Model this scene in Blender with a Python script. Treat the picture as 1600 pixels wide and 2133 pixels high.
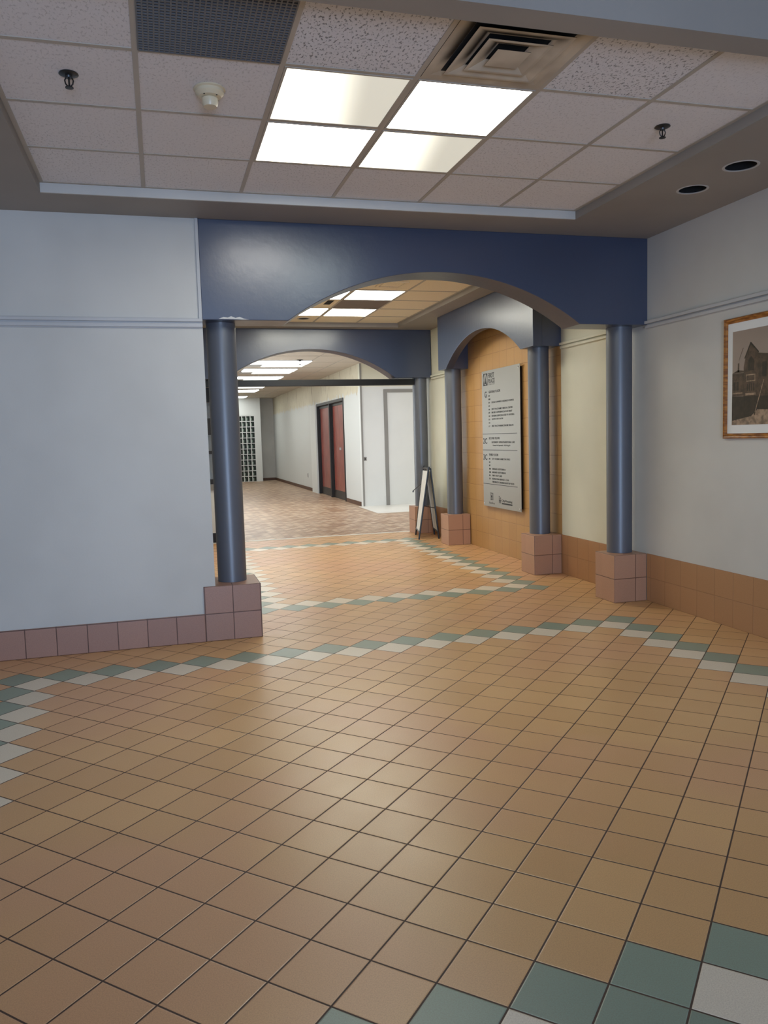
import bpy, bmesh, math, random
from mathutils import Matrix, Vector
random.seed(7)
for o in list(bpy.data.objects): bpy.data.objects.remove(o, do_unlink=True)
S = bpy.context.scene
COL = S.collection

# ------------------------------------------------------------------ camera
R_ = Vector((0.96220312609363, -0.27081643298201497, -0.028698497565962586))
U_ = Vector((0.052721729886839167, 0.08185197851034068, 0.9952490506459586))
F_ = Vector((0.26718076901862703, 0.9591447822100898, -0.09303614042819351))
cd = bpy.data.cameras.new('camera'); cam = bpy.data.objects.new('camera', cd); COL.objects.link(cam)
cam.matrix_world = Matrix(((R_.x, U_.x, -F_.x, -1.0762), (R_.y, U_.y, -F_.y, -1.7663), (R_.z, U_.z, -F_.z, 1.4659), (0, 0, 0, 1)))
cd.sensor_fit = 'HORIZONTAL'; cd.sensor_width = 36.0; cd.lens = 1655.417 * 36 / 1600
cd.clip_start = .05; cd.clip_end = 200
S.camera = cam

# ------------------------------------------------------------------ world, exposure, daylight, added fill
S.view_settings.view_transform = 'Standard'; S.view_settings.look = 'None'
S.view_settings.exposure = 0.55; S.view_settings.gamma = 1.0; S.view_settings.use_curve_mapping = False
W = bpy.data.worlds.new('sky'); S.world = W; W.use_nodes = True
W.node_tree.nodes['Background'].inputs[0].default_value = (.34, .60, 1.0, 1)
W.node_tree.nodes['Background'].inputs[1].default_value = .75

def area(name, loc, rot, sx, sy, power, color):
    d = bpy.data.lights.new(name, 'AREA'); d.shape = 'RECTANGLE'; d.size = sx; d.size_y = sy
    d.energy = power; d.color = color
    o = bpy.data.objects.new(name, d); COL.objects.link(o); o.location = loc; o.rotation_euler = rot
    return o
REAR_POWER = 215; CEIL_FRONT = 10.5; CEIL_MID = 12.0; CEIL_FAR = 8.0
# daylight entering by the glazed entrance behind the camera (faces +y)
area('entrance_daylight', (-1.1, -6.0, .92), (math.pi/2, 0, 0), 2.1, 1.75, REAR_POWER, (.50, .68, 1.0))
# daylight of the shopfronts along the far hall's left side (faces +x)
area('hall_daylight', (-.17, 13.5, 1.5), (0, -math.pi/2, 0), 1.7, 5.0, 50, (.84, .93, 1.0))
# added fill lamp, unseen, brightening the hall's facing wall (faces down)
area('bay_fill', (4.3, 12.2, 3.0), (0, 0, 0), 2.0, 2.4, 42, (.95, .97, 1.0))

# ------------------------------------------------------------------ node helpers
class NT:
    def __init__(s, name):
        s.m = bpy.data.materials.new(name); s.m.use_nodes = True; s.t = s.m.node_tree
        s.b = s.t.nodes['Principled BSDF']
    def n(s, typ, **k):
        x = s.t.nodes.new(typ)
        for a, v in k.items(): setattr(x, a, v)
        return x
    def put(s, sock, v):
        if hasattr(v, 'node'): s.t.links.new(v, sock)
        elif isinstance(v, (tuple, list)) and len(v) == 3 and sock.type == 'RGBA': sock.default_value = (*v, 1)
        else: sock.default_value = v
    def math(s, op, a, b=0., c=0.):
        x = s.n('ShaderNodeMath', operation=op)
        s.put(x.inputs[0], a); s.put(x.inputs[1], b); s.put(x.inputs[2], c); return x.outputs[0]
    def mix(s, f, a, b):
        x = s.n('ShaderNodeMix', data_type='RGBA'); s.put(x.inputs[0], f); s.put(x.inputs[6], a); s.put(x.inputs[7], b); return x.outputs[2]
    def obj(s):
        c = s.n('ShaderNodeTexCoord').outputs['Object']; x = s.n('ShaderNodeSeparateXYZ'); s.put(x.inputs[0], c); return c, x.outputs
    def noise(s, vec, scale, detail=2, rough=.5):
        x = s.n('ShaderNodeTexNoise'); s.put(x.inputs['Vector'], vec); x.inputs['Scale'].default_value = scale
        x.inputs['Detail'].default_value = detail; x.inputs['Roughness'].default_value = rough; return x.outputs[0]
    def ramp(s, f, a, b):   # smooth 0..1 between a and b
        x = s.n('ShaderNodeMapRange', interpolation_type='SMOOTHSTEP'); s.put(x.inputs[0], f)
        x.inputs[1].default_value = a; x.inputs[2].default_value = b; return x.outputs[0]
    def vec(s, x, y, z):
        c = s.n('ShaderNodeCombineXYZ'); s.put(c.inputs[0], x); s.put(c.inputs[1], y); s.put(c.inputs[2], z); return c.outputs[0]
    def bump(s, h, strength=.3, dist=.002):
        x = s.n('ShaderNodeBump'); x.inputs['Strength'].default_value = strength; x.inputs['Distance'].default_value = dist
        s.put(x.inputs['Height'], h); s.t.links.new(x.outputs[0], s.b.inputs['Normal'])
    def fin(s, col, rough=.6, metal=0., spec=.5):
        s.put(s.b.inputs['Base Color'], col); s.put(s.b.inputs['Roughness'], rough); s.b.inputs['Metallic'].default_value = metal
        s.b.inputs['Specular IOR Level'].default_value = spec
        return s.m

def lin(r, g, b):
    f = lambda c: (c/255/12.92) if c/255 <= .04045 else ((c/255+.055)/1.055)**2.4
    return (f(r), f(g), f(b))

def paint(name, c, rough=.6, bump=.15, scale=60, spec=.5, var=.05, metal=0.):
    N = NT(name); v, _ = N.obj()
    big = N.ramp(N.noise(v, 1.3, 3), .3, .7)
    c2 = tuple(x*(1-var*2) for x in c)
    if bump: N.bump(N.noise(v, scale, 4, .6), bump, .003)
    return N.fin(N.mix(big, c2, c), rough, metal, spec)

M = {}
M['wall'] = paint('painted_wall', lin(202, 200, 194), .55, .12, 90)
M['wall_cream'] = paint('cream_wall', lin(220, 218, 200), .55, .12, 90)
M['wall_white'] = paint('white_wall', lin(222, 224, 222), .6, .1, 60, var=.02)
M['soffit'] = paint('soffit_paint', lin(152, 146, 139), .6, .15, 70)
M['slate'] = paint('slate_blue_paint', lin(56, 67, 92), .30, .35, 16, 1.0)
M['column'] = paint('column_blue_paint', lin(86, 91, 102), .40, .05, 120, 1.0)
M['trim'] = paint('trim_paint', lin(190, 190, 190), .5, .05)
M['dark'] = paint('dark_bronze', lin(34, 31, 30), .45, .05)
M['black'] = paint('black_metal', lin(14, 14, 15), .4, 0)
M['grid'] = paint('ceiling_grid', lin(182, 174, 162), .5, 0)
M['cavity'] = paint('dark_cavity', lin(12, 11, 11), .9, 0)
M['grey'] = paint('grey_strip', lin(140, 138, 134), .6, .1)
M['ivory'] = paint('ivory_plastic', lin(214, 200, 170), .35, 0)
M['brass'] = paint('dark_nickel', lin(70, 72, 74), .35, 0, metal=.8)
M['base_brown'] = paint('brown_rubber', lin(92, 62, 46), .5, .05)
M['strip_white'] = paint('threshold', lin(225, 222, 214), .4, 0)
M['chrome'] = paint('bright_stud', lin(240, 240, 240), .15, 0, metal=1.)
M['ink'] = paint('black_lettering', lin(22, 22, 24), .5, 0, var=0)
M['greyink'] = paint('grey_lettering', lin(120, 120, 118), .5, 0, var=0)
M['white'] = paint('white_sheet', lin(232, 232, 228), .5, 0, var=.01)

# brushed sign metal
N = NT('brushed_silver'); v, x = N.obj()
N.bump(N.noise(N.vec(x[0], N.math('MULTIPLY', x[1], 4.), N.math('MULTIPLY', x[2], 300.)), 4, 2), .05, .001)
M['silver'] = N.fin(lin(158, 158, 154), .45, .35)

def emis(name, col, strength, shade=None):
    N = NT(name); N.put(N.b.inputs['Base Color'], (.6, .6, .58)); N.put(N.b.inputs['Roughness'], .4)
    N.put(N.b.inputs['Emission Color'], col)
    if shade: strength = shade(N, strength)
    N.put(N.b.inputs['Emission Strength'], strength); return N.m
M['lamp_warm'] = emis('lit_diffuser_warm', (1.0, .97, .88), CEIL_FRONT)
M['lamp_cool'] = emis('lit_diffuser_cool', (.88, 1.0, .97), CEIL_FRONT)
def half(N, s):   # one tube of two burning: bright on the left of the lens, weak on the right
    c = N.n('ShaderNodeTexCoord').outputs['Object']; q = N.n('ShaderNodeSeparateXYZ'); N.put(q.inputs[0], c)
    f = N.ramp(N.math('MULTIPLY_ADD', q.outputs[1], .15, N.math('MULTIPLY', q.outputs[0], -1.)), -.16, .22)
    return N.math('MULTIPLY_ADD', f, s*.55, .34)
M['lamp_half'] = emis('lit_diffuser_half', (1.0, .97, .80), 2.4, half)
M['lamp_mid'] = emis('lit_diffuser_amber', (.98, .96, .83), CEIL_MID)
M['lamp_far'] = emis('lit_tube_lens', (.96, 1.0, .97), CEIL_FAR)
M['lamp_far2'] = emis('pale_lens', (.93, 1.0, .96), 1.0)

# ---- quarry tile floor: diagonal grid of 205 mm tiles, green and white zigzag borders
s = .205
N = NT('quarry_tile_floor'); v, x = N.obj()
k = 1/(math.sqrt(2)*s)
a = N.math('MULTIPLY', N.math('SUBTRACT', x[0], x[1]), k)
b = N.math('MULTIPLY', N.math('ADD', x[0], x[1]), k)
I = N.math('FLOOR', a); J = N.math('FLOOR', b)
fa = N.math('ABSOLUTE', N.math('SUBTRACT', N.math('FRACT', a), .5)); fb = N.math('ABSOLUTE', N.math('SUBTRACT', N.math('FRACT', b), .5))
edge = N.math('MAXIMUM', fa, fb)
grout = N.ramp(edge, .484, .489)
sm = N.math('ADD', I, J); df = N.math('SUBTRACT', J, I)
def eq(p, q): return N.math('COMPARE', p, float(q), .4)
def between(p, lo, hi): return N.math('MULTIPLY', N.math('GREATER_THAN', p, lo-.4), N.math('LESS_THAN', p, hi+.4))
def border(s0, s1, d0, d1):
    ins = N.math('MULTIPLY', between(sm, s0, s1), between(df, d0, d1))
    e = N.math('MAXIMUM', N.math('MAXIMUM', eq(sm, s0), eq(sm, s1)), N.math('MAXIMUM', eq(df, d0), eq(df, d1)))
    return N.math('MULTIPLY', ins, e)
g = N.math('MAXIMUM', border(-15, 15, 0, 25), border(-3, 15, 35, 63))
w = N.math('MAXIMUM', border(-14, 14, 1, 24), border(-2, 14, 36, 62))
w = N.math('MULTIPLY', w, N.math('SUBTRACT', 1., eq(df, 1)))
mid = N.math('MULTIPLY', between(sm, -1, 0), between(df, -9, -1))
g = N.math('MAXIMUM', g, mid)
w = N.math('MAXIMUM', w, N.math('MULTIPLY', N.math('MULTIPLY', eq(df, -1), between(sm, -15, 15)), N.math('SUBTRACT', 1., mid)))
wn = N.n('ShaderNodeTexWhiteNoise'); N.put(wn.inputs[0], N.vec(I, J, 0.)); rnd = wn.outputs[0]
base = N.mix(rnd, lin(200, 156, 106), lin(214, 170, 118))
base = N.mix(N.ramp(N.noise(v, .8, 2), .42, .62), base, lin(206, 158, 116))
col = N.mix(g, base, N.mix(rnd, lin(128, 144, 130), lin(138, 154, 138)))
col = N.mix(w, col, N.mix(rnd, lin(214, 202, 184), lin(226, 214, 196)))
spk = N.ramp(N.noise(v, 260, 2, .7), .35, .7)
col = N.mix(N.math('MULTIPLY', spk, .22), col, lin(110, 78, 55))
vor = N.n('ShaderNodeTexVoronoi'); N.put(vor.inputs['Vector'], v); vor.inputs['Scale'].default_value = 1.7
col = N.mix(N.math('LESS_THAN', vor.outputs[0], .018), col, lin(70, 50, 36))
col = N.mix(grout, col, lin(62, 38, 26))
h = N.math('MULTIPLY_ADD', N.noise(v, 120, 3), .12, N.math('SUBTRACT', 1., N.ramp(edge, .470, .49)))
N.bump(h, .5, .0018)
M['floor'] = N.fin(col, N.math('MULTIPLY_ADD', N.noise(v, 6, 3), .12, N.math('MULTIPLY_ADD', grout, .35, .29)), 0, .6)

# ---- tile facing for plinths and wainscot: joints every 205 mm up and along
def tiles(name, c1, c2, groutc, xj=1., off=0., offz=0., size=.205):
    N = NT(name); v, x = N.obj()
    geo = N.n('ShaderNodeNewGeometry'); nn = N.n('ShaderNodeSeparateXYZ'); N.put(nn.inputs[0], geo.outputs['Normal'])
    isx = N.math('GREATER_THAN', N.math('ABSOLUTE', nn.outputs[0]), .7)
    h = N.math('ADD', N.math('MULTIPLY', isx, x[1]), N.math('MULTIPLY', N.math('SUBTRACT', 1., isx), x[0]))
    isz = N.math('GREATER_THAN', N.math('ABSOLUTE', nn.outputs[2]), .7)
    H = N.math('MULTIPLY', N.math('SUBTRACT', h, off), 1/size); Z = N.math('MULTIPLY', N.math('SUBTRACT', x[2], offz), 1/.205)
    Z = N.math('ADD', N.math('MULTIPLY', Z, N.math('SUBTRACT', 1., isz)), N.math('MULTIPLY', isz, .5))
    e1 = N.math('ABSOLUTE', N.math('SUBTRACT', N.math('FRACT', H), .5)); e2 = N.math('ABSOLUTE', N.math('SUBTRACT', N.math('FRACT', Z), .5))
    e1 = N.math('MULTIPLY', e1, N.math('SUBTRACT', 1., N.math('MULTIPLY', isx, 1.-xj)))
    e = N.math('MAXIMUM', e1, e2)
    wn = N.n('ShaderNodeTexWhiteNoise'); N.put(wn.inputs[0], N.vec(N.math('FLOOR', H), N.math('FLOOR', Z), 0.))
    c = N.mix(wn.outputs[0], c1, c2)
    c = N.mix(N.math('MULTIPLY', N.ramp(N.noise(v, 240, 2, .7), .35, .7), .25), c, tuple(q*.5 for q in c1))
    c = N.mix(N.ramp(e, .482, .489), c, groutc)
    N.bump(N.math('MULTIPLY_ADD', N.noise(v, 90, 3), .2, N.math('SUBTRACT', 1., N.ramp(e, .475, .49))), .5, .002)
    return N.fin(c, .42, 0, .45)
M['tile_plinth'] = tiles('plinth_tile', lin(158, 120, 104), lin(168, 128, 110), lin(86, 58, 48))
M['tile_wall'] = tiles('wall_tile', lin(180, 139, 88), lin(186, 145, 93), lin(156, 116, 72))
M['tile_wains'] = tiles('wainscot_tile', lin(172, 128, 90), lin(178, 132, 93), lin(154, 112, 78))

# ---- mineral fibre ceiling tile
def fibre(name, c, worm):
    N = NT(name); v, x = N.obj()
    st = N.vec(N.math('MULTIPLY', x[0], 1.), N.math('MULTIPLY', x[1], .55), 0.)
    f = N.ramp(N.noise(st, 85, 3, .65), .555, .62)
    heavy = N.math('MULTIPLY', N.math('LESS_THAN', x[1], 1.86), N.math('MULTIPLY', N.math('GREATER_THAN', x[0], -.47), N.math('LESS_THAN', x[0], 1.39)))
    amt = N.math('MULTIPLY', N.math('MULTIPLY_ADD', heavy, .6, N.math('MULTIPLY_ADD', N.ramp(N.noise(v, .7, 1), .35, .7), .2, .2)), worm)
    n2 = N.ramp(N.noise(v, 300, 2), .62, .72)
    mask = N.math('MAXIMUM', N.math('MULTIPLY', f, amt), N.math('MULTIPLY', n2, .25))
    N.bump(N.math('SUBTRACT', 1., mask), .6, .003)
    return N.fin(N.mix(mask, c, tuple(q*.32 for q in c)), .85, 0, .2)
M['fibre'] = fibre('ceiling_tile', lin(226, 224, 226), 1.0)
M['fibre_mid'] = fibre('ceiling_tile_mid', lin(236, 224, 200), .3)
M['fibre_far'] = fibre('ceiling_tile_far', lin(200, 190, 176), .2)

# ---- brown brick pavers of the far hall
N = NT('brick_paver'); v, x = N.obj()
rx = N.math('MULTIPLY', N.math('ADD', x[0], x[1]), .7071); ry = N.math('MULTIPLY', N.math('SUBTRACT', x[0], x[1]), .7071)
br = N.n('ShaderNodeTexBrick'); N.put(br.inputs['Vector'], N.vec(rx, ry, 0.)); br.inputs['Scale'].default_value = 1.
br.inputs['Brick Width'].default_value = .2; br.inputs['Row Height'].default_value = .1; br.inputs['Mortar Size'].default_value = .006
for q, c in ((1, lin(204, 178, 150)), (2, lin(150, 114, 86)), (3, lin(96, 74, 58))): br.inputs[q].default_value = (*c, 1)
N.bump(N.math('SUBTRACT', 1., br.outputs[1]), .4, .002)
M['paver'] = N.fin(N.mix(N.math('MULTIPLY', N.ramp(N.noise(v, 2.2, 2), .35, .65), .3), br.outputs[0], lin(168, 134, 104)), .38)

# ---- hall wall with a torn, stained cream strip above 2.42 m
N = NT('stained_hall_wall'); v, x = N.obj()
jag = N.math('MULTIPLY_ADD', N.noise(N.vec(0., N.math('MULTIPLY', x[1], 2.), 0.), 3, 3), .5, x[2])
up = N.ramp(jag, 2.68, 2.72)
drip = N.ramp(N.noise(N.vec(0., N.math('MULTIPLY', x[1], 6.), N.math('MULTIPLY', x[2], .7)), 2.2, 4, .7), .56, .70)
wc = N.mix(drip, lin(208, 200, 178), lin(128, 104, 74))
M['stained'] = N.fin(N.mix(up, lin(208, 210, 208), wc), .6)

# ---- red-brown laminate
N = NT('red_laminate'); v, x = N.obj()
M['red'] = N.fin(N.mix(N.ramp(N.noise(N.vec(x[0], N.math('MULTIPLY', x[1], 6.), x[2]), 3, 4), .35, .7), lin(122, 52, 44), lin(158, 84, 70)), .3)
# ---- oak frame
N = NT('oak'); v, x = N.obj()
M['oak'] = N.fin(N.mix(N.ramp(N.noise(N.vec(x[0], N.math('MULTIPLY', x[1], 3.), N.math('MULTIPLY', x[2], 14.)), 5, 4), .35, .7), lin(122, 70, 24), lin(184, 122, 52)), .35)
# ---- glass
N = NT('clear_glass'); N.b.inputs['Transmission Weight'].default_value = 1.; M['glass'] = N.fin((.95, .98, 1.), .02)
N = NT('glass_block'); N.b.inputs['Transmission Weight'].default_value = 0.; M['gblock'] = N.fin(lin(28, 38, 34), .12)

# ------------------------------------------------------------------ mesh helpers
def box(bm, x0, x1, y0, y1, z0, z1):
    vs = [bm.verts.new((x, y, z)) for x in (x0, x1) for y in (y0, y1) for z in (z0, z1)]
    for f in ((0, 1, 3, 2), (4, 6, 7, 5), (0, 4, 5, 1), (2, 3, 7, 6), (0, 2, 6, 4), (1, 5, 7, 3)): bm.faces.new([vs[i] for i in f])
def tag(o, label=None, cat=None, group=None, kind=None):
    if label: o['label'] = label
    if cat: o['category'] = cat
    if group: o['group'] = group
    if kind: o['kind'] = kind
    return o
def link(name, bm, m, parent=None, loc=None, bevel=0., smooth=False):
    bmesh.ops.recalc_face_normals(bm, faces=bm.faces)
    me = bpy.data.meshes.new(name); 
    if smooth:
        for f in bm.faces: f.smooth = True
        for e in bm.edges:
            if len(e.link_faces) == 2 and e.calc_face_angle(0) > .6: e.smooth = False
    bm.to_mesh(me); bm.free()
    if m is not None: me.materials.append(M[m] if isinstance(m, str) else m)
    o = bpy.data.objects.new(name, me); COL.objects.link(o)
    if parent: o.parent = parent
    if loc: o.location = loc
    if bevel:
        b = o.modifiers.new('bevel', 'BEVEL'); b.width = bevel; b.segments = 2; b.limit_method = 'ANGLE'
    return o
def boxes(name, lst, m, parent=None, bevel=0., loc=None):
    bm = bmesh.new()
    for b in lst: box(bm, *b)
    return link(name, bm, m, parent, loc, bevel)
def struct(name, lst, m, bevel=0.): return tag(boxes(name, lst, m, bevel=bevel), kind='structure')
def empty(name, loc, label, cat, group=None):
    o = bpy.data.objects.new(name, None); COL.objects.link(o); o.location = loc; o.empty_display_size = .1
    return tag(o, label, cat, group)
def lathe(bm, prof, c=(0, 0, 0), n=48):
    rings = []
    for r, z in prof:
        if r < 1e-6: rings.append([bm.verts.new((c[0], c[1], c[2]+z))])
        else: rings.append([bm.verts.new((c[0]+r*math.cos(2*math.pi*i/n), c[1]+r*math.sin(2*math.pi*i/n), c[2]+z)) for i in range(n)])
    for A, B in zip(rings, rings[1:]):
        for i in range(n):
            j = (i+1) % n
            if len(A) == 1 and len(B) == 1: continue
            if len(A) == 1: bm.faces.new((A[0], B[i], B[j]))
            elif len(B) == 1: bm.faces.new((A[i], A[j], B[0]))
            else: bm.faces.new((A[i], A[j], B[j], B[i]))
def tube(bm, p, q, r, n=8):
    p, q = Vector(p), Vector(q); d = (q-p).normalized()
    u = d.orthogonal().normalized(); w = d.cross(u)
    A = [bm.verts.new(p+r*(math.cos(2*math.pi*i/n)*u+math.sin(2*math.pi*i/n)*w)) for i in range(n)]
    B = [bm.verts.new(q+r*(math.cos(2*math.pi*i/n)*u+math.sin(2*math.pi*i/n)*w)) for i in range(n)]
    for i in range(n): bm.faces.new((A[i], A[(i+1) % n], B[(i+1) % n], B[i]))
    bm.faces.new(A); bm.faces.new(B[::-1])
def plate(bm, outer, holes, z, up):
    """horizontal slab from z to up, outline outer (x0,x1,y0,y1), holes = lists of points"""
    x0, x1, y0, y1 = outer
    loops = [[(x0, y0), (x1, y0), (x1, y1), (x0, y1)]] + holes
    for zz in (z, up):
        es = []
        for L in loops:
            vs = [bm.verts.new((p[0], p[1], zz)) for p in L]
            es += [bm.edges.new((vs[i], vs[(i+1) % len(vs)])) for i in range(len(vs))]
        bmesh.ops.triangle_fill(bm, edges=es, use_beauty=True)
    for L in loops:
        for i in range(len(L)):
            p, q = L[i], L[(i+1) % len(L)]
            bm.faces.new([bm.verts.new(t) for t in ((*p, z), (*q, z), (*q, up), (*p, up))])
    bmesh.ops.remove_doubles(bm, verts=bm.verts, dist=1e-5)
def rect(x0, x1, y0, y1): return [(x0, y0), (x1, y0), (x1, y1), (x0, y1)]
def circle(x, y, r, n=40): return [(x+r*math.cos(2*math.pi*i/n), y+r*math.sin(2*math.pi*i/n)) for i in range(n)]
def arch_profile(a0, a1, zb, zt, c, zc, r, n=40):
    """closed outline (a, z) of a beam with a segmental arch cut from its underside"""
    hw = math.sqrt(r*r-(zb-zc)**2); t0 = math.asin(hw/r)
    pts = [(a0, zt), (a0, zb)]
    arc = [(c-r*math.sin(t0*(1-2*i/n)), zc+r*math.cos(t0*(1-2*i/n))) for i in range(n+1)]
    return pts, arc, [(a1, zb), (a1, zt)]
def arch_beam(bm, a0, a1, zb, zt, c, zc, r, d0, d1, axis, n=48):
    pre, arc, post = arch_profile(a0, a1, zb, zt, c, zc, r, n)
    low = [pre[1]]+arc+[post[0]]; top = [(a, zt) for a, _ in low]
    P = lambda a, z, d: (a, d, z) if axis == 'x' else (d, a, z)
    V = {}
    for i, (lo, tp) in enumerate(zip(low, top)):
        for d in (0, 1):
            V[i, 0, d] = bm.verts.new(P(*lo, (d0, d1)[d])); V[i, 1, d] = bm.verts.new(P(*tp, (d0, d1)[d]))
    for i in range(len(low)-1):
        for d in (0, 1): bm.faces.new((V[i, 0, d], V[i+1, 0, d], V[i+1, 1, d], V[i, 1, d]))
        for h in (0, 1): bm.faces.new((V[i, h, 0], V[i+1, h, 0], V[i+1, h, 1], V[i, h, 1]))
    for i in (0, len(low)-1): bm.faces.new((V[i, 0, 0], V[i, 1, 0], V[i, 1, 1], V[i, 0, 1]))

ZS = 3.05; ZT = 3.112; ZB = 2.345; XR = 2.915

# ------------------------------------------------------------------ floor
struct('floor', [(-5, 3.05, -6.2, 9.97, -.1, 0)], 'floor')
struct('floor', [(-.4, 5.6, 10.03, 28.6, -.1, 0.0)], 'paver')
struct('trim_1', [(-1.7, 5.6, 9.965, 10.035, -.1, .004)], 'strip_white')
bm = bmesh.new()
pv = [(2.98, 14.8), (2.95, 13.1), (5.6, 13.1), (5.6, 14.8)]
lo = [bm.verts.new((*p, 0.)) for p in pv]; hi = [bm.verts.new((*p, .006)) for p in pv]
bm.faces.new(lo); bm.faces.new(hi)
for i in range(4): bm.faces.new((lo[i], lo[(i+1) % 4], hi[(i+1) % 4], hi[i]))
tag(link('trim_2', bm, 'strip_white'), kind='structure')

# ------------------------------------------------------------------ walls
struct('wall_left', [(-5, -.735, 4.165, 4.46, 0, 3.3)], 'wall')
struct('wall_right', [(XR, 3.05, -6.2, 4.40, 0, 3.8)], 'wall')
struct('wall_right', [(XR, 3.05, 4.40, 5.66, 0, 3.3), (XR, 3.05, 8.48, 9.96, 0, 3.3)], 'wall_cream')
struct('wall_niche', [(XR-.003, 3.05, 5.66, 8.48, 0, 3.3)], 'tile_wall')
struct('wall_west', [(-5.15, -5, -6.2, 4.46, 0, 3.8)], 'wall')
struct('wall_side', [(-.88, -.735, 4.46, 9.97, 0, 3.3)], 'wall_cream')
struct('wall_back', [(-5, -2.0, -6.2, -6.03, 0, 3.8), (.2, XR, -6.2, -6.03, 0, 3.8), (-2.0, .2, -6.2, -6.03, 2.95, 3.8)], 'wall')
struct('wall_hall_right', [(3.08, 3.2, 14.92, 16.38, 0, 3.3), (3.08, 3.2, 19.62, 28.4, 0, 3.3), (3.08, 3.2, 16.38, 19.62, 2.42, 3.3), (3.2, 3.35, 14.92, 28.4, 0, 3.3)], 'stained')
struct('wall_hall_pier', [(3.02, 3.08, 19.62, 20.4, 0, 2.40)], 'wall_white')
struct('wall_hall_face', [(3.08, 5.6, 14.8, 14.92, 0, 2.56)], 'wall_white')
struct('wall_hall_face_upper', [(3.08, 5.6, 14.8, 14.92, 2.56, 3.3)], 'wall_cream')
struct('wall_hall_east', [(5.6, 5.75, 9.97, 14.92, 0, 3.3)], 'wall_white')
struct('wall_hall_south', [(3.05, 5.6, 9.82, 9.97, 0, 3.3)], 'wall_cream')
struct('wall_hall_left', [(-.4, -.22, 10.3, 28.4, 0, 3.3)], 'wall_white')
struct('wall_hall_end', [(-.22, 1.54, 27.6, 27.75, 0, 3.3), (2.30, 2.52, 27.6, 27.75, 0, 3.3), (1.54, 2.30, 27.6, 27.75, 2.41, 3.3)], 'wall_white')
struct('wall_hall_recess', [(2.40, 2.52, 27.75, 28.2, 0, 3.3), (2.40, 3.08, 28.2, 28.35, 0, 3.3)], 'wall')

# joints and strip framing on the facing white hall wall
struct('trim_3', [(3.085, 3.12, 14.785, 14.8, 0, 3.05)], 'grey')
struct('trim_4', [(3.60, 3.68, 14.785, 14.8, 0, 2.50), (3.68, 5.6, 14.785, 14.8, 2.43, 2.50)], 'grey')

# ------------------------------------------------------------------ ceilings
bm = bmesh.new()
plate(bm, (-5, XR, 1.12, 4.47), [rect(-1.725, 2.02, 1.215, 3.741), circle(2.42, 2.46, .092), circle(2.425, 2.925, .088)], ZS, ZS+.05)
tag(link('ceiling', bm, 'soffit'), kind='structure')
bm = bmesh.new(); plate(bm, (-.88, XR, 4.46, 9.97), [rect(-.175, 2.355, 5.085, 9.465)], ZS, ZS+.05)
tag(link('ceiling', bm, 'soffit'), kind='structure')
bm = bmesh.new(); box(bm, -1.76, 2.055, 1.18, 3.776, ZT, ZT+.03)
tag(link('ceiling', bm, 'fibre'), kind='structure')
bm = bmesh.new(); box(bm, -.21, 2.39, 5.05, 9.50, ZT, ZT+.03)
tag(link('ceiling', bm, 'fibre_mid'), kind='structure')
struct('ceiling', [(-.4, 5.6, 9.97, 28.4, 3.05, 3.10)], 'fibre_far')
struct('ceiling', [(-5, XR, -6.2, 1.12, 3.75, 3.85)], 'soffit')
struct('wall_bulkhead', [(-5, XR, 1.10, 1.12, 3.05, 3.85)], 'soffit')
# recess upstands
struct('trim_5', [(-1.71, 2.005, 3.726, 3.74, 3.0505, ZT+.02)], 'wall')
struct('trim_13', [(-1.725, -1.71, 1.23, 3.74, 3.0505, ZT+.02), (2.005, 2.02, 1.23, 3.74, 3.0505, ZT+.02), (-1.71, 2.005, 1.215, 1.23, 3.0505, ZT+.02)], 'soffit')
struct('trim_6', [(-.16, 2.34, 9.45, 9.465, 3.0505, ZT+.02), (-.175, -.16, 5.1, 9.46, 3.0505, ZT+.02), (2.34, 2.355, 5.1, 9.46, 3.0505, ZT+.02), (-.16, 2.34, 5.085, 5.1, 3.0505, ZT+.02)], 'soffit')
# suspended grid bars
def grid(name, xs, ys, x0, x1, y0, y1, z, wd=.024, skip=()):
    L = [(x-wd/2, x+wd/2, y0, y1, z-.004, z) for x in xs] + [(x0, x1, y-wd/2, y+wd/2, z-.0035, z) for y in ys]
    return struct(name, L, 'grid')
GX = [-1.698, -1.09, -.47, .15, .77, 1.39, 1.993]; GY = [1.242, 1.86, 2.48, 3.10, 3.714]
grid('trim_7', GX, GY, -1.71, 2.005, 1.23, 3.726, ZT)
HX = [-.148, .465, 1.09, 1.715, 2.328]; HY = [5.112, 5.73, 6.355, 6.98, 7.605, 8.23, 8.855, 9.438]
grid('trim_8', HX, HY, -.16, 2.34, 5.10, 9.45, ZT)
grid('trim_9', [-.0, .75, 1.95, 2.55], [10.9+1.2*i for i in range(15)], -.2, 3.08, 9.97, 27.6, 3.05)

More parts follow.
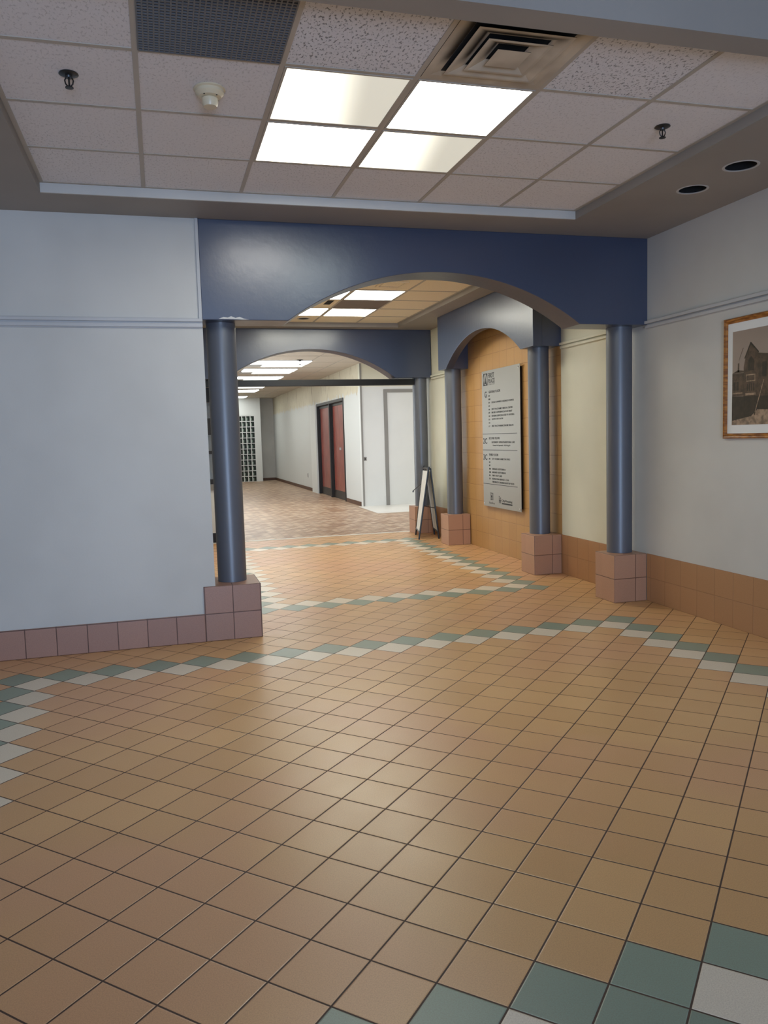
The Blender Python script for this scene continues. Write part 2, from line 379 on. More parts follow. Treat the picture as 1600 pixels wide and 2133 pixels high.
# ------------------------------------------------------------------ trims and baseboards
rail = [(-5, -.735, 4.141, 4.165, 2.328, 2.350), (-5, -.735, 4.146, 4.165, 2.290, 2.314), (-5, -.735, 4.158, 4.165, 2.282, 2.356)]
struct('trim_10', rail + [(-.758, -.735, 4.150, 4.165, 2.35, 3.05)], 'trim', .002)
def rrail(y0, y1): return [(XR-.030, XR, y0, y1, 2.350, 2.374), (XR-.022, XR, y0, y1, 2.314, 2.338), (XR-.005, XR, y0, y1, 2.308, 2.380)]
struct('trim_11', rrail(-6, 4.165), 'trim', .002)
struct('trim_12', rrail(4.475, 5.645) + rrail(8.5, 9.655), 'wall_cream', .002)
bm = bmesh.new(); box(bm, -5, -.82, 4.145, 4.165, 0, .208)
tag(link('baseboard_left', bm, 'tile_plinth', bevel=.002), kind='structure')
struct('baseboard_right', [(XR-.006, XR, -6, 4.15, 0, .41), (XR-.006, XR, 4.47, 5.66, 0, .41), (XR-.006, XR, 8.49, 9.66, 0, .41)], 'tile_wains')
struct('baseboard_hall', [(3.068, 3.08, 14.95, 16.36, 0, .09), (3.068, 3.08, 20.42, 28.2, 0, .09), (2.52, 3.07, 28.188, 28.2, 0, .09)], 'base_brown')

# ------------------------------------------------------------------ arch headers and columns
bm = bmesh.new(); arch_beam(bm, -.735, XR, ZB, ZS, 1.085, .652, 2.075, 4.16, 4.46, 'x')
tag(link('arch_header', bm, 'slate', bevel=.004), 'wide slate blue arched header spanning the nearest opening, chipped at lower left', 'arch')
bm = bmesh.new(); arch_beam(bm, -.735, XR-.01, ZB, ZS, 1.10, .69, 2.07, 9.66, 9.96, 'x')
tag(link('arch_header', bm, 'slate', bevel=.004), 'dark slate arched header across the far hall entrance, above a black bar', 'arch')
root = empty('niche_arch', (2.75, 7.07, ZB), 'slate blue boxed arch over the orange tiled niche of the directory board', 'arch')
def rel(o, p): o.parent = p; o.matrix_parent_inverse = Matrix.Translation(-Vector(p.location)); return o
bm = bmesh.new(); arch_beam(bm, 5.65, 8.49, ZB, ZS, 7.075, .745, 1.955, 2.60, 2.70, 'y')
rel(link('arch_face', bm, 'slate', bevel=.003), root)
for y0, y1 in ((5.65, 5.95), (8.19, 8.49)): rel(boxes('end_block', [(2.70, XR-.004, y0, y1, ZB, ZS)], 'slate'), root)

def column(name, cx, cy, px, py, w, d, label, w2=None, rr=.108):
    r = empty(name, (px, py, 0), label, 'column', 'blue columns on tiled plinths')
    N0 = M['tile_plinth'].copy(); 
    bm = bmesh.new(); box(bm, -w/2, w/2, -d/2, d/2, 0, .41)
    link('plinth', bm, w2 or 'tile_plinth', r, bevel=.003)
    bm = bmesh.new(); lathe(bm, [(0, .4105), (rr, .4105), (rr, ZB-.001), (0, ZB-.001)], (cx-px, cy-py, 0), 64)
    link('shaft', bm, 'column', r, smooth=True)
    return r
M['tile_p1'] = tiles('plinth_tile_corner', lin(158, 122, 106), lin(166, 128, 112), lin(86, 58, 48), off=.0)
M['tile_p2'] = tiles('plinth_tile_single', lin(180, 138, 112), lin(188, 144, 117), lin(108, 76, 60), xj=0., off=.05)
column('column', -.592, 4.37, -.612, 4.36, .42, .42, 'blue round column on brown plinth at the end of the left white wall', 'tile_p1')
column('column', 2.765, 4.35, 2.752, 4.31, .312, .31, 'blue round column nearest on the right, beside the framed picture wall', 'tile_p2')
column('column', 2.765, 5.87, 2.752, 5.82, .312, .31, 'blue round column at the near side of the orange tiled niche', 'tile_p2')
column('column', 2.755, 8.36, 2.745, 8.34, .312, .30, 'slim blue column at the far side of the orange tiled niche', 'tile_p2')
column('column', 2.765, 9.81, 2.752, 9.81, .312, .30, 'grey blue column behind the folding sign, right of far hall entrance', 'tile_p2')
column('column', -.58, 9.81, -.58, 9.81, .31, .30, 'grey blue column mostly hidden at the left of the far hall entrance', 'tile_p2')

# chipped paint on the near header's lower left edge
bm = bmesh.new()
pts = [(-.62, 2.352), (-.585, 2.366), (-.555, 2.362), (-.53, 2.372), (-.50, 2.360), (-.47, 2.368), (-.44, 2.356), (-.40, 2.350), (-.44, 2.348), (-.55, 2.352)]
f = [bm.verts.new((x, 4.1585, z)) for x, z in pts]; g2 = [bm.verts.new((x, 4.1598, z)) for x, z in pts]
bm.faces.new(f); bm.faces.new(g2)
for i in range(len(pts)): bm.faces.new((f[i], f[(i+1) % len(pts)], g2[(i+1) % len(pts)], g2[i]))
tag(link('chipped_paint', bm, M['wall'], bpy.data.objects['arch_header']), 'pale chipped patch')

# bar below the far arch
tag(boxes('shutter_track', [(-.42, 2.66, 9.74, 9.86, 2.245, 2.335)], 'black', bevel=.004), 'black horizontal bar spanning below the far arch between its columns', 'bar')

# ------------------------------------------------------------------ ceiling lights
def panel(x0, x1, y0, y1, lens, label, z=ZT, group=None, fm='grid', name='ceiling_light'):
    cx, cy = (x0+x1)/2, (y0+y1)/2; hx, hy = (x1-x0)/2, (y1-y0)/2
    r = empty(name, (cx, cy, z), label, 'light', group)
    w = .012
    boxes('frame', [(-hx, hx, -hy, -hy+w, -.006, .0), (-hx, hx, hy-w, hy, -.006, .0), (-hx, -hx+w, -hy+w, hy-w, -.006, .0), (hx-w, hx, -hy+w, hy-w, -.006, .0)], fm, r)
    boxes('diffuser', [(-hx+w, hx-w, -hy+w, hy-w, -.004, -.001)], lens, r)
    return r
def cell(xs, ys, i, j, g=.013): return xs[i]+g, xs[i+1]-g, ys[j]+g, ys[j+1]-g
G1 = 'four light panels in the near ceiling'
panel(*cell(GX, GY, 2, 1), 'lamp_half', 'near ceiling light panel beside the round detector, dim on its right half', group=G1)
panel(*cell(GX, GY, 3, 1), 'lamp_cool', 'bright cool white ceiling panel next to the square air diffuser', group=G1)
panel(*cell(GX, GY, 2, 2), 'lamp_warm', 'bright warm white ceiling panel, front left of the near four', group=G1)
panel(*cell(GX, GY, 3, 2), 'lamp_half', 'dim right-sided ceiling panel, lower right of the near four', group=G1)
G2 = 'amber light panels in the ceiling beyond the arch'
panel(*cell(HX, HY, 2, 3), 'lamp_mid', 'large glowing panel seen through near arch, just beyond the small square vent', group=G2)
panel(*cell(HX, HY, 2, 5), 'lamp_mid', 'glowing panel through near arch, behind the grey recessed cell', group=G2)
panel(*cell(HX, HY, 1, 3), 'lamp_mid', 'glowing panel cut off by the near arch curve, in front of dark slots', group=G2)
panel(*cell(HX, HY, 1, 5), 'lamp_mid', 'glowing panel behind the dark slots, above the round black hole', group=G2)
panel(*cell(HX, HY, 2, 1), 'lamp_mid', 'glowing panel showing as a sliver at the near arch crown', group=G2)
# far hall fixtures
G3 = 'fluorescent fixtures in the far hall ceiling'
fl = [(14.1, 'nearest fluorescent fixture in far hall, above the black bar'), (15.85, 'second fluorescent fixture of the far hall ceiling row'),
      (17.9, 'third fluorescent fixture, just above the black bar of far arch'), (20.9, 'fourth fluorescent fixture, just below the black bar of far arch'),
      (22.9, 'fifth fluorescent fixture, near the end of the far hall'), (26.3, 'last fluorescent fixture, above the glass block window')]
for i, (y, lb) in enumerate(fl):
    r = empty('fluorescent_fixture', (1.36, y, 3.046), lb, 'light', G3)
    boxes('housing', [(-.60, .60, 0, 1.22, -.012, .004)], 'trim', r)
    boxes('tube_lens', [(-.58, .58, .02, .60, -.022, -.012)], 'lamp_far', r)
    boxes('side_lens', [(-.30, .58, .62, 1.20, -.020, -.012)], 'lamp_far2', r)

# ------------------------------------------------------------------ recessed downlight holes
for (x, y, r0, lb) in ((2.42, 2.46, .092, 'empty black recessed downlight in the right soffit, nearer the camera'), (2.425, 2.925, .088, 'empty black recessed downlight in the right soffit, nearer the blue arch')):
    r = empty('downlight', (x, y, ZS), lb, 'light', 'empty recessed downlights')
    bm = bmesh.new(); lathe(bm, [(r0, -.0015), (r0+.014, -.0015), (r0+.015, 0), (r0-.001, 0), (r0, -.0015)], n=48); link('rim', bm, 'trim', r, smooth=True)
    bm = bmesh.new(); lathe(bm, [(r0-.002, .003), (r0-.002, .16), (0, .16)], n=48); link('can', bm, 'cavity', r, smooth=True)
r = empty('downlight', (1.0-.1, 9.12, ZT), 'small round black downlight below the amber panels beyond the arch', 'light')
bm = bmesh.new(); lathe(bm, [(0, -.001), (.07, -.001), (.07, .0), (0, .0)]); link('can', bm, 'cavity', r, smooth=True)
bm = bmesh.new(); lathe(bm, [(.07, -.004), (.085, -.004), (.086, 0), (.07, 0), (.07, -.004)]); link('rim', bm, 'trim', r, smooth=True)

# ------------------------------------------------------------------ air diffuser (near ceiling)
N = NT('soot_shade_diffuser'); v, x = N.obj()
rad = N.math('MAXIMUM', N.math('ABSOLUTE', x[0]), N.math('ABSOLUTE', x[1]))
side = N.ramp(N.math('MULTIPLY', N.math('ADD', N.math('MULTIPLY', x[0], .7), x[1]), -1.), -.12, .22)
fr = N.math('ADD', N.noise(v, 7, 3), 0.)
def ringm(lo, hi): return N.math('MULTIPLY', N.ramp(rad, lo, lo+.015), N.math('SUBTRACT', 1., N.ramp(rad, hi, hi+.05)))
soot_shade = N.math('MAXIMUM', ringm(.072, .085), N.math('MAXIMUM', ringm(.148, .165), ringm(.212, .235)))
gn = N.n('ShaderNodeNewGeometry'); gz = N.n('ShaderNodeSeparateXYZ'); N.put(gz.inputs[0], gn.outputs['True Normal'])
back = N.math('GREATER_THAN', gz.outputs[2], -.3)  # upright and upturned faces get the gap's darkness painted on
soot_shade = N.math('MULTIPLY', soot_shade, N.ramp(N.math('MULTIPLY', side, N.math('MULTIPLY_ADD', fr, 1.2, .4)), .15, .8))  # dirt plus the dark gaps between rings, painted into the colour
soot_shade = N.math('MAXIMUM', soot_shade, back)
M['sooty_shaded'] = N.fin(N.mix(soot_shade, N.mix(N.ramp(N.noise(v, 5, 2), .35, .7), lin(176, 164, 146), lin(206, 194, 174)), lin(10, 10, 14)), .5)
r = empty('air_diffuser', (.46, 1.55, ZT), 'square stepped ceiling air diffuser with black dirt and painted gap shade', 'vent')
def sqring(bm, prof):
    rings = [[bm.verts.new((sx*h, sy*h, z)) for sx, sy in ((-1, -1), (1, -1), (1, 1), (-1, 1))] for h, z in prof]
    for A, B in zip(rings, rings[1:]):
        for i in range(4): bm.faces.new((A[i], A[(i+1) % 4], B[(i+1) % 4], B[i]))
    return rings
bm = bmesh.new(); sqring(bm, [(.297, 0), (.297, -.006), (.262, -.006), (.225, -.001), (.225, 0)]); link('frame', bm, 'sooty_shaded', r)
boxes('backing', [(-.224, .224, -.224, .224, -.0005, 0)], 'cavity', r)  # added black sheet standing in for the unlit depth behind the rings
for a0, a1, zl in ((.216, .140, -.020), (.146, .070, -.026)):
    bm = bmesh.new(); sqring(bm, [(a0, zl), (a0, zl-.0012), (a0-.014, zl-.0012), (a1, -.004), (a1+.012, -.0006), (a0-.014, zl+.006), (a0, zl)]); co = link('cone', bm, 'sooty_shaded', r); co.data.materials.append(M['cavity'])
    for fi, pf in enumerate(co.data.polygons): pf.material_index = 1 if fi >= 12 or fi < 4 else 0  # cone backs and outer lips coloured black for the shade in the gaps
bm = bmesh.new(); R4 = sqring(bm, [(.076, -.030), (.076, -.0312), (.06, -.0312)]); bm.faces.new(R4[-1]); bm.faces.new(R4[0]); link('centre_plate', bm, 'sooty_shaded', r)

# ------------------------------------------------------------------ return grille (near ceiling): egg-crate
r = empty('return_grille', ((GX[1]+GX[2])/2, (GY[0]+GY[1])/2, ZT), 'dark grey egg-crate return air grille in the near ceiling', 'vent')
L = []; n = 28; a = .296; st = 2*a/n
for i in range(n+1):
    p = -a+i*st; L.append((p-.0032, p+.0032, -a, a, -.009, -.003)); L.append((-a, a, p-.0045, p+.0045, -.0085, -.0032))
boxes('grille', L, paint('grille_grey', lin(104, 107, 112), .5, 0), r)
boxes('backing', [(-a, a, -a, a, -.0025, -.0005)], 'cavity', r)

# ------------------------------------------------------------------ smoke detector
r = empty('smoke_detector', (-.765, 2.178, ZT), 'ivory round smoke detector with a hanging cylinder head', 'detector')
bm = bmesh.new(); lathe(bm, [(0, 0), (.072, 0), (.074, -.006), (.066, -.010), (.066, -.022), (.052, -.038), (.036, -.042), (0, -.042)]); link('base', bm, 'ivory', r, smooth=True)
bm = bmesh.new(); lathe(bm, [(0, -.042), (.033, -.042), (.038, -.046), (.037, -.068), (.031, -.082), (0, -.082)]); link('sensor_head', bm, 'ivory', r, smooth=True)
for ang in (-2.2, -.9, .6):
    bm = bmesh.new(); lathe(bm, [(0, -.0405), (.004, -.0405), (.004, -.032), (0, -.032)], (.047*math.cos(ang), .047*math.sin(ang), 0), 8)
    link('screw', bm, 'black', r)

# ------------------------------------------------------------------ sprinklers
def sprinkler(x, y, z, label, sc=1., group='fire sprinklers in the near ceiling'):
    r = empty('fire_sprinkler', (x, y, z), label, 'sprinkler', group)
    bm = bmesh.new(); lathe(bm, [(0, 0), (.040*sc, 0), (.042*sc, -.004*sc), (.030*sc, -.010*sc), (.016*sc, -.012*sc), (.014*sc, -.020*sc), (0, -.020*sc)], n=32); link('escutcheon', bm, 'brass', r, smooth=True)
    bm = bmesh.new()
    for sx in (-1, 1):
        P = [(sx*.012, -.018), (sx*.018, -.030), (sx*.015, -.045), (sx*.004, -.056)]
        for p, q in zip(P, P[1:]): tube(bm, (p[0]*sc, 0, p[1]*sc), (q[0]*sc, 0, q[1]*sc), .003*sc)
    tube(bm, (0, 0, -.018*sc), (0, 0, -.056*sc), .004*sc)
    link('yoke', bm, 'black', r)
    bm = bmesh.new(); lathe(bm, [(0, -.056*sc), (.017*sc, -.058*sc), (.018*sc, -.062*sc), (0, -.063*sc)], n=20); link('deflector', bm, 'black', r)
    return r
sprinkler(-1.378, 2.148, ZT, 'dark metal fire sprinkler at the left of the near ceiling')
sprinkler(1.653, 2.150, ZT, 'dark metal fire sprinkler at the right of the near ceiling')
sprinkler(1.684, 14.03, 3.05, 'tiny fire sprinkler beside the first far hall fixture', 1.6)

# ------------------------------------------------------------------ things in the ceiling beyond the arch
r = empty('linear_diffuser', ((HX[1]+HX[2])/2, (HY[4]+HY[5])/2, ZT), 'ceiling tile with black slots between amber panels beyond the arch', 'vent')
boxes('plate', [(-.30, .30, -.30, .30, -.003, 0)], 'fibre_mid', r)
boxes('slot', [(-.26+.14*i, -.18+.14*i, -.24, .05, -.004, -.003) for i in range(4)], 'cavity', r)
tag(boxes('recessed_cell', [(HX[2]+.013, HX[3]-.013, HY[4]+.013, HY[5]-.013, ZT-.004, ZT)], paint('dull_grey_lens', lin(120, 105, 92), .5, 0)), 'dull grey brown unlit panel between two glowing panels beyond the arch', 'light')
r = empty('square_vent', (1.42, 6.62, ZT), 'small square vent in the tan ceiling beyond the arch', 'vent')
boxes('frame', [(-.15, .15, -.15, -.12, -.012, 0), (-.15, .15, .12, .15, -.012, 0), (-.15, -.12, -.12, .12, -.012, 0), (.12, .15, -.12, .12, -.012, 0)], 'fibre_mid', r)
boxes('face', [(-.105, .105, -.105, .105, -.008, -.003)], 'fibre_mid', r)

# ------------------------------------------------------------------ directory board
BX = 2.872; BY = 7.64; BZ = .57
root = empty('directory_board', (BX, BY, BZ), 'tall brushed silver directory board with black lettering in the tiled niche', 'sign')
boxes('panel', [(0, .006, -1.10, 0, 0, 1.685)], 'silver', root, .0015)
boxes('backing', [(.006, .038, -1.07, -.03, .03, 1.655)], 'black', root)
def glyphs(items, name, m, off=-.0012):
    """items: (text, u, z0, width, height) in board units; one part per line of lettering"""
    for txt, u, z0, wd, ht in items:
        out = bmesh.new()
        cu = bpy.data.curves.new('t', 'FONT'); cu.body = txt; cu.size = 1; cu.resolution_u = 2; cu.offset = .016
        to = bpy.data.objects.new('t', cu); COL.objects.link(to)
        bpy.context.view_layer.update()
        me = bpy.data.meshes.new_from_object(to.evaluated_get(bpy.context.evaluated_depsgraph_get()))
        bpy.data.objects.remove(to); bpy.data.curves.remove(cu)
        xs = [q.co.x for q in me.vertices]; ys = [q.co.y for q in me.vertices]
        x0, x1, y0, y1 = min(xs), max(xs), min(ys), max(ys)
        ids = [out.verts.new((off, -(u+(q.co.x-x0)/(x1-x0)*wd), z0-BZ+(q.co.y-y0)/(y1-y0)*ht)) for q in me.vertices]
        for p in me.polygons:
            try: out.faces.new([ids[i] for i in p.vertices])
            except ValueError: pass
        bpy.data.meshes.remove(me)
        ext = bmesh.ops.extrude_face_region(out, geom=out.faces[:])
        for q in ext['geom']:
            if isinstance(q, bmesh.types.BMVert): q.co.x += .001
        link(name, out, m, root)
h = .021
glyphs([('FIRST', .205, 2.160, .178, .060), ('PLACE', .205, 2.095, .195, .056), ('G', .082, 1.925, .066, .078), ('GROUND FLOOR', .213, 1.974, .345, .030)], 'lettering', 'ink')
glyphs([('HAMILTON', .205, 2.074, .19, .012)], 'lettering', 'greyink')
rows = [('100', 1.935, None), ('100B', 1.894, None), ('104', 1.852, ('SOCIAL PLANNING & RESEARCH COUNCIL', .64)), ('105', 1.811, None),
        ('106', 1.769, ('FIRST PLACE FAMILY MEDICAL CENTRE', .60)), ('107', 1.728, ('BIG BEE CONVENIENCE & FOOD MART', .59)),
        ('110', 1.687, ('HOUSING SERVICES/ACCESS TO HOUSING', .645)), ('111', 1.646, ('QUEEN HAIR SALON', .33)), ('112', 1.605, None),
        ('117', 1.563, ('FIRST PLACE PHARMACY/HOME HEALTH', .615))]
it = []
for nme, z, t in rows:
    it.append((nme, .202, z-.003, .042 if len(nme) < 4 else .056, h-.002))
    if t: it.append((t[0], .298, z-.003, t[1], h))
glyphs(it, 'lettering', 'ink')
glyphs([('2C', .015, 1.352, .128, .072), ('SECOND FLOOR', .197, 1.408, .325, .028), ('RETIREMENT LIVING/TRANSITIONAL CARE', .286, 1.362, .66, h), ('Owned & Operated - SGI King St', .312, 1.320, .51, .022)], 'lettering', 'ink')
rows = [('300', 1.160, ('CITY HOUSING HAMILTON OFFICE', .525)), ('304', 1.119, None), ('307', 1.078, None), ('308A', 1.036, ('BARNARD AUDITORIUM A', .395)),
        ('308B', .995, ('BARNARD AUDITORIUM B', .395)), ('309', .955, ('FIRST STOP CAFE', .285)), ('310', .914, ('RECREATION SERVICES - C.H.H.', .485)), ('', .876, ('FREDERICKS GARDENS ROOFTOP PATIO', .63))]
it = [('3C', .015, 1.150, .122, .072), ('THIRD FLOOR', .190, 1.204, .285, .028)]
for nme, z, t in rows:
    if nme: it.append((nme, .188, z-.003, .042 if len(nme) < 4 else .058, h-.002))
    if t: it.append((t[0], .287, z-.003, t[1], h))
glyphs(it, 'lettering', 'ink')
boxes('divider_line', [(-.0012, 0, -1.01, -.004, 1.475-BZ-.003, 1.475-BZ+.003)], 'ink', root)
boxes('divider_line', [(-.0012, 0, -1.01, -.004, 1.276-BZ-.003, 1.276-BZ+.003)], 'ink', root)
boxes('divider_line', [(-.0012, 0, -1.005, -.004, .853-BZ-.003, .853-BZ+.003)], 'ink', root)
# round-cornered emblem: black square, pale oval, peaked figure in it
def flat(bm, pts, off, th=.0009):
    a = [bm.verts.new((off, -u, z-BZ)) for u, z in pts]; b = [bm.verts.new((off+th, -u, z-BZ)) for u, z in pts]
    bm.faces.new(a); bm.faces.new(b)
    for i in range(len(pts)): bm.faces.new((a[i], a[(i+1) % len(pts)], b[(i+1) % len(pts)], b[i]))
bm = bmesh.new(); flat(bm, [(.050, 2.073), (.180, 2.073), (.180, 2.223), (.050, 2.223)], -.001)
em = link('emblem', bm, 'ink', root)
bm = bmesh.new(); flat(bm, [(.115+.052*math.cos(t/24*6.283), 2.148+.068*math.sin(t/24*6.283)) for t in range(24)], -.0018, .0008); link('emblem_oval', bm, 'silver', em)
bm = bmesh.new()
flat(bm, [(.085, 2.095), (.100, 2.095), (.115, 2.150), (.130, 2.095), (.145, 2.095), (.118, 2.198), (.112, 2.198)], -.0026, .0008)
flat(bm, [(.102, 2.095), (.128, 2.095), (.128, 2.118), (.115, 2.130), (.102, 2.118)], -.0026, .0008)
link('emblem_figure', bm, 'ink', em)
bm = bmesh.new(); flat(bm, [(.215, .655), (.300, .655), (.300, .745), (.215, .745)], -.001); em = link('emblem', bm, 'ink', root)
bm = bmesh.new()
for a0, a1 in ((.222, .232), (.283, .293)): flat(bm, [(a0, .660), (a1, .660), (a1, .740), (a0, .740)], -.0018, .0008)
flat(bm, [(.250, .665), (.265, .665), (.265, .69), (.25, .69)], -.0018, .0008); flat(bm, [(.246, .712), (.269, .712), (.269, .738), (.246, .738)], -.0018, .0008)
link('emblem_figure', bm, 'silver', em)
glyphs([('Hamilton', .170, .604, .175, .030)], 'lettering', 'greyink')
bm = bmesh.new()
for a0, zt in ((.478, .695), (.516, .680)):
    flat(bm, [(a0, .632), (a0+.014, .632), (a0+.014, zt), (a0, zt)], -.001); c0 = (a0+.007, zt+.014)
    flat(bm, [(c0[0]+.009*math.cos(t/12*6.283), c0[1]+.010*math.sin(t/12*6.283)) for t in range(12)], -.001)
flat(bm, [(.478, .656), (.530, .656), (.530, .668), (.478, .668)], -.0015, .0004)
link('housing_mark', bm, 'ink', root)
glyphs([('CityHousing', .552, .648, .305, .034)], 'lettering', 'ink')
boxes('name_bar', [(-.0012, 0, -.858, -.560, .624-BZ, .641-BZ)], 'ink', root)
for u, z in ((1.068, 2.222), (.022, 2.222), (.022, .602), (1.068, .602)):
    bm = bmesh.new(); lathe(bm, [(0, .006), (.008, .005), (.010, .001), (.010, 0), (0, 0)], n=20)
    bmesh.ops.rotate(bm, verts=bm.verts, cent=(0, 0, 0), matrix=Matrix.Rotation(-math.pi/2, 3, 'Y'))
    o = link('standoff_stud', bm, 'chrome', root, (0, -u, z-BZ), smooth=True)

# ------------------------------------------------------------------ framed picture
root = empty('framed_picture', (XR, 3.19, 1.388), 'oak framed sepia photograph of an old church building on the right wall', 'picture')
FW, FH, fw = 1.10, .852, .036
bm = bmesh.new()
sec = [(0, 0), (-.020, 0), (-.026, .008), (-.022, .016), (-.026, .024), (-.014, .036), (0, .036)]     # (depth, inset)
rings = []
for d, i in sec: rings.append([bm.verts.new((d, -a, z)) for a, z in ((i, i), (FW-i, i), (FW-i, FH-i), (i, FH-i))])
for A, B in zip(rings, rings[1:]+rings[:1]):
    for i in range(4): bm.faces.new((A[i], A[(i+1) % 4], B[(i+1) % 4], B[i]))
link('frame', bm, 'oak', root)
boxes('mat_board', [(-.010, -.004, -FW+fw, -fw, fw, FH-fw)], 'white', root)
px0, px1, pz0, pz1 = .085, FW-.085, .096, FH-.096
def sep(n_, c, c2): return paint(n_, c, .45, 0, var=.12)
def pflat(bm, pts, off): 
    a = [bm.verts.new((off, -u, z)) for u, z in pts]; b = [bm.verts.new((off+.0004, -u, z)) for u, z in pts]
    bm.faces.new(a); bm.faces.new(b)
    for i in range(len(pts)): bm.faces.new((a[i], a[(i+1) % len(pts)], b[(i+1) % len(pts)], b[i]))
boxes('photograph', [(-.0112, -.010, -px1, -px0, pz0, pz1)], paint('sepia_sky', lin(168, 150, 136), .4, 0, var=.1), root)
ph = root.children[-1] if root.children else root
def art(name, polys, m, off):
    bm = bmesh.new()
    for p in polys: pflat(bm, p, off)
    return link(name, bm, m, root)
Rr = lambda a, b, c, d: [(a, c), (b, c), (b, d), (a, d)]
def sepia(n_, c):
    N = NT(n_); v, x = N.obj()
    return N.fin(N.mix(N.ramp(N.noise(v, 22, 5, .7), .35, .65), tuple(q*.5 for q in c), tuple(min(1, q*1.35) for q in c)), .35)
sb = sepia('sepia_brown', lin(78, 60, 46)); sd = sepia('sepia_dark', lin(40, 29, 22)); sl = sepia('sepia_light', lin(150, 126, 104))
art('printed_building', [Rr(px0, .20, .30, .46), [(.085, .462), (.20, .462), (.20, .474), (.14, .482)], [(.20, .27), (.34, .27), (.34, .60), (.265, .66), (.215, .56), (.20, .50)],
     [(.34, .27), (.72, .27), (.72, .54), (.66, .56), (.60, .62), (.52, .56), (.34, .585)], [(.72, .27), (px1, .27), (px1, .46), (.72, .46)], Rr(.14, .155, .47, .53)], sb, -.0116)
art('printed_windows', [Rr(.098, .118, .34, .40), Rr(.13, .15, .34, .40), [(.245, .47), (.30, .47), (.30, .54), (.2725, .57), (.245, .54)], Rr(.235, .245, .33, .38), Rr(.255, .265, .33, .38), Rr(.275, .285, .33, .38), Rr(.295, .305, .33, .38),
     Rr(.38, .42, .42, .52), Rr(.46, .50, .42, .52), Rr(.56, .62, .40, .52), Rr(.78, .82, .32, .42), Rr(.88, .92, .32, .42), [(px0, pz0+.02), (.30, pz0+.06), (px1, .18), (px1, .27), (px0, .30)],
     [(.205, .56), (.2625, .665), (.27, .665), (.345, .595), (.345, .585), (.2665, .65), (.212, .555)]], sd, -.0120)
art('printed_street', [[(px0, pz0), (px1, pz0), (px1, .17), (.34, .20), (.28, .155), (px0, pz0+.03)], Rr(.225, .315, .395, .445), [(.305, .16), (.312, .16), (.40, .40), (.393, .40)], Rr(.09, .19, .315, .325), Rr(.22, .32, .30, .315)], sl, -.0124)
art('printed_sign', [Rr(.232, .308, .402, .438)], sb, -.0128)
art('printed_wire', [[(.15, .55), (.153, .55), (.195, .63), (.193, .635)]], sb, -.0128)

# ------------------------------------------------------------------ folding A-frame sign
root = empty('folding_sign', (2.64, 9.22, 0), 'black framed folding sandwich board with white inserts before the far right column', 'sign')
O = Vector((2.64, 9.22, 0))
def quadbar(bm, p, q, r=.012): tube(bm, Vector(p)-O, Vector(q)-O, r, 6)
def frame_side(A, B, T0, T1, name):
    """A,B floor points, T0,T1 ridge points"""
    bm = bmesh.new(); A, B, T0, T1 = map(Vector, (A, B, T0, T1))
    quadbar(bm, A, T0); quadbar(bm, B, T1)
    quadbar(bm, A.lerp(T0, .10), B.lerp(T1, .10)); quadbar(bm, T0, T1, .014)
    fr = link(name, bm, 'black', root)
    bm = bmesh.new(); P = [A.lerp(T0, .11), B.lerp(T1, .11), B.lerp(T1, .97), A.lerp(T0, .97)]
    nrm = (P[1]-P[0]).cross(P[3]-P[0]).normalized()*.003
    a = [bm.verts.new(p-O+nrm) for p in P]; b = [bm.verts.new(p-O-nrm) for p in P]
    bm.faces.new(a); bm.faces.new(b)
    for i in range(4): bm.faces.new((a[i], a[(i+1) % 4], b[(i+1) % 4], b[i]))
    link('insert', bm, 'white', root)
    return A, B, T0, T1
s1 = frame_side((2.555, 9.53, .0), (2.425, 8.98, .0), (2.655, 9.40, 1.0), (2.60, 9.00, 1.0), 'frame')
s2 = frame_side((2.815, 9.42, .0), (2.715, 8.94, .0), (2.69, 9.41, 1.0), (2.635, 9.01, 1.0), 'frame')
for p, q, rr_ in (((2.648, 9.40, 1.0), (2.665, 9.40, 1.04), .012), ((2.60, 9.0, 1.0), (2.61, 9.0, 1.035), .014)):
    bm = bmesh.new(); quadbar(bm, p, q, rr_); link('hinge', bm, 'black', root)
bm = bmesh.new(); quadbar(bm, Vector(s1[1]).lerp(s1[3], .48), Vector(s2[1]).lerp(s2[3], .44), .006); link('brace', bm, 'black', root)
bm = bmesh.new(); quadbar(bm, Vector(s1[0]).lerp(s1[2], .78), (2.50, 9.42, .675), .006); quadbar(bm, (2.50, 9.42, .675), (2.492, 9.42, .65), .01); link('handle', bm, 'black', root)

# ------------------------------------------------------------------ far hall doors, glass block window, fittings
root = empty('door_1', (3.08, 18.0, 0), 'pair of red brown panel doors in dark frames on the far hall wall', 'door'); root['kind'] = 'structure'
boxes('door_frame', [(-.02, .12, -1.62, -1.56, 0, 2.42), (-.02, .12, 1.56, 1.62, 0, 2.42), (-.02, .12, -1.56, 1.56, 2.35, 2.42), (-.02, .12, -.05, .05, 0, 2.35)], 'dark', root, .004)
for y0, y1 in ((-1.56, -.05), (.05, 1.56)):
    lf = boxes('door_leaf', [(.06, .10, y0+.06, y1-.06, .20, 2.28)], 'red', root)
    boxes('leaf_frame', [(.045, .115, y0, y0+.07, 0, 2.35), (.045, .115, y1-.07, y1, 0, 2.35), (.045, .115, y0+.07, y1-.07, 0, .20), (.045, .115, y0+.07, y1-.07, 2.28, 2.35)], 'dark', lf)
boxes('door_pull', [(.02, .06, -.95, -.92, 1.20, 1.26)], 'trim', root)

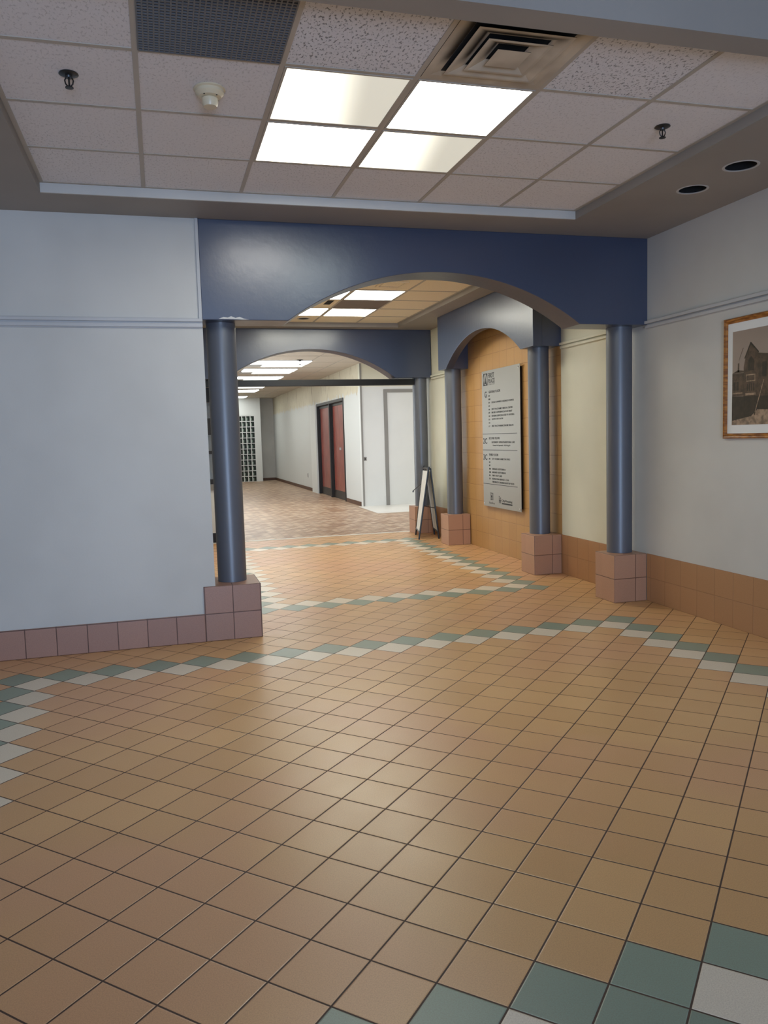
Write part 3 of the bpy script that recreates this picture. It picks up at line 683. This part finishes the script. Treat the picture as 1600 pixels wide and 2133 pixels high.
root = empty('window_1', (1.92, 27.67, 0), 'tall glass block window at the end of the far hall', 'window'); root['kind'] = 'structure'
L = []; nb = 5; bw = .152
for i in range(nb+1): L.append((-.38+i*bw-.014, -.38+i*bw+.014, -.06, .06, 0, 2.41))
for k2 in range(13): L.append((-.38, .38, -.058, .058, max(0, k2*.2-.012), min(2.41, k2*.2+.012)))
boxes('mortar_grid', L, 'wall_white', root)
boxes('glass_blocks', [(-.38, .38, -.045, .045, .0, 2.41)], 'gblock', root)
# pale plates in each block: glint painted as colour
L = []
for i in range(nb):
    for k2 in range(12): L.append((-.38+i*bw+.014, -.38+i*bw+.055, -.050, -.046, k2*.2+.03, k2*.2+.13))
boxes('painted_glint', L, paint('painted_glint', lin(120, 140, 128), .3, 0), root)

root = empty('window_2', (-.9, 10.16, 0), 'blue daylight shopfront window seen in the gap beside the left column', 'window'); root['kind'] = 'structure'
zs = [(.93, 1.30), (1.345, 1.58), (1.82, 2.05)]
boxes('knee_wall', [(-.8, .68, -.05, .05, .14, .78)], 'wall_white', root)
boxes('kick_plate', [(-.8, .68, -.07, .05, 0, .14)], 'black', root)
boxes('frame', [(-.8, .68, -.04, .04, .86, .93), (-.8, .68, -.04, .04, 1.30, 1.345), (-.8, .68, -.04, .04, 1.58, 1.62), (-.8, .68, -.04, .04, 1.78, 1.82), (-.8, .68, -.04, .04, 2.05, 2.26), (.62, .68, -.04, .04, .86, 2.26), (-.8, -.74, -.04, .04, .86, 2.26), (-.8, .68, -.03, .03, 1.62, 1.78)], 'dark', root)
boxes('sill', [(-.8, .68, -.08, .05, .78, .86)], 'grey', root)
boxes('header_panel', [(-.8, .68, -.05, .05, 2.26, 3.05)], 'wall_cream', root)
boxes('pane', [(-.74, .62, -.004, .004, a, b) for a, b in zs], 'glass', root)

root = empty('power_outlet', (3.08, 21.35, .43), 'small white power outlet low on the far hall wall', 'outlet')
boxes('cover_plate', [(-.006, 0, -.06, .06, -.07, .07)], 'trim', root); boxes('socket', [(-.008, -.006, -.02, .02, -.05, .05)], 'cavity', root)
root = empty('wall_switch', (3.15, 14.8, 1.025), 'small dark metal lock plate on the white facing wall', 'switch')
boxes('cover_plate', [(-.035, .035, -.008, 0, -.04, .04)], 'grey', root); boxes('toggle', [(-.01, .012, -.014, -.008, -.02, .02)], 'black', root)
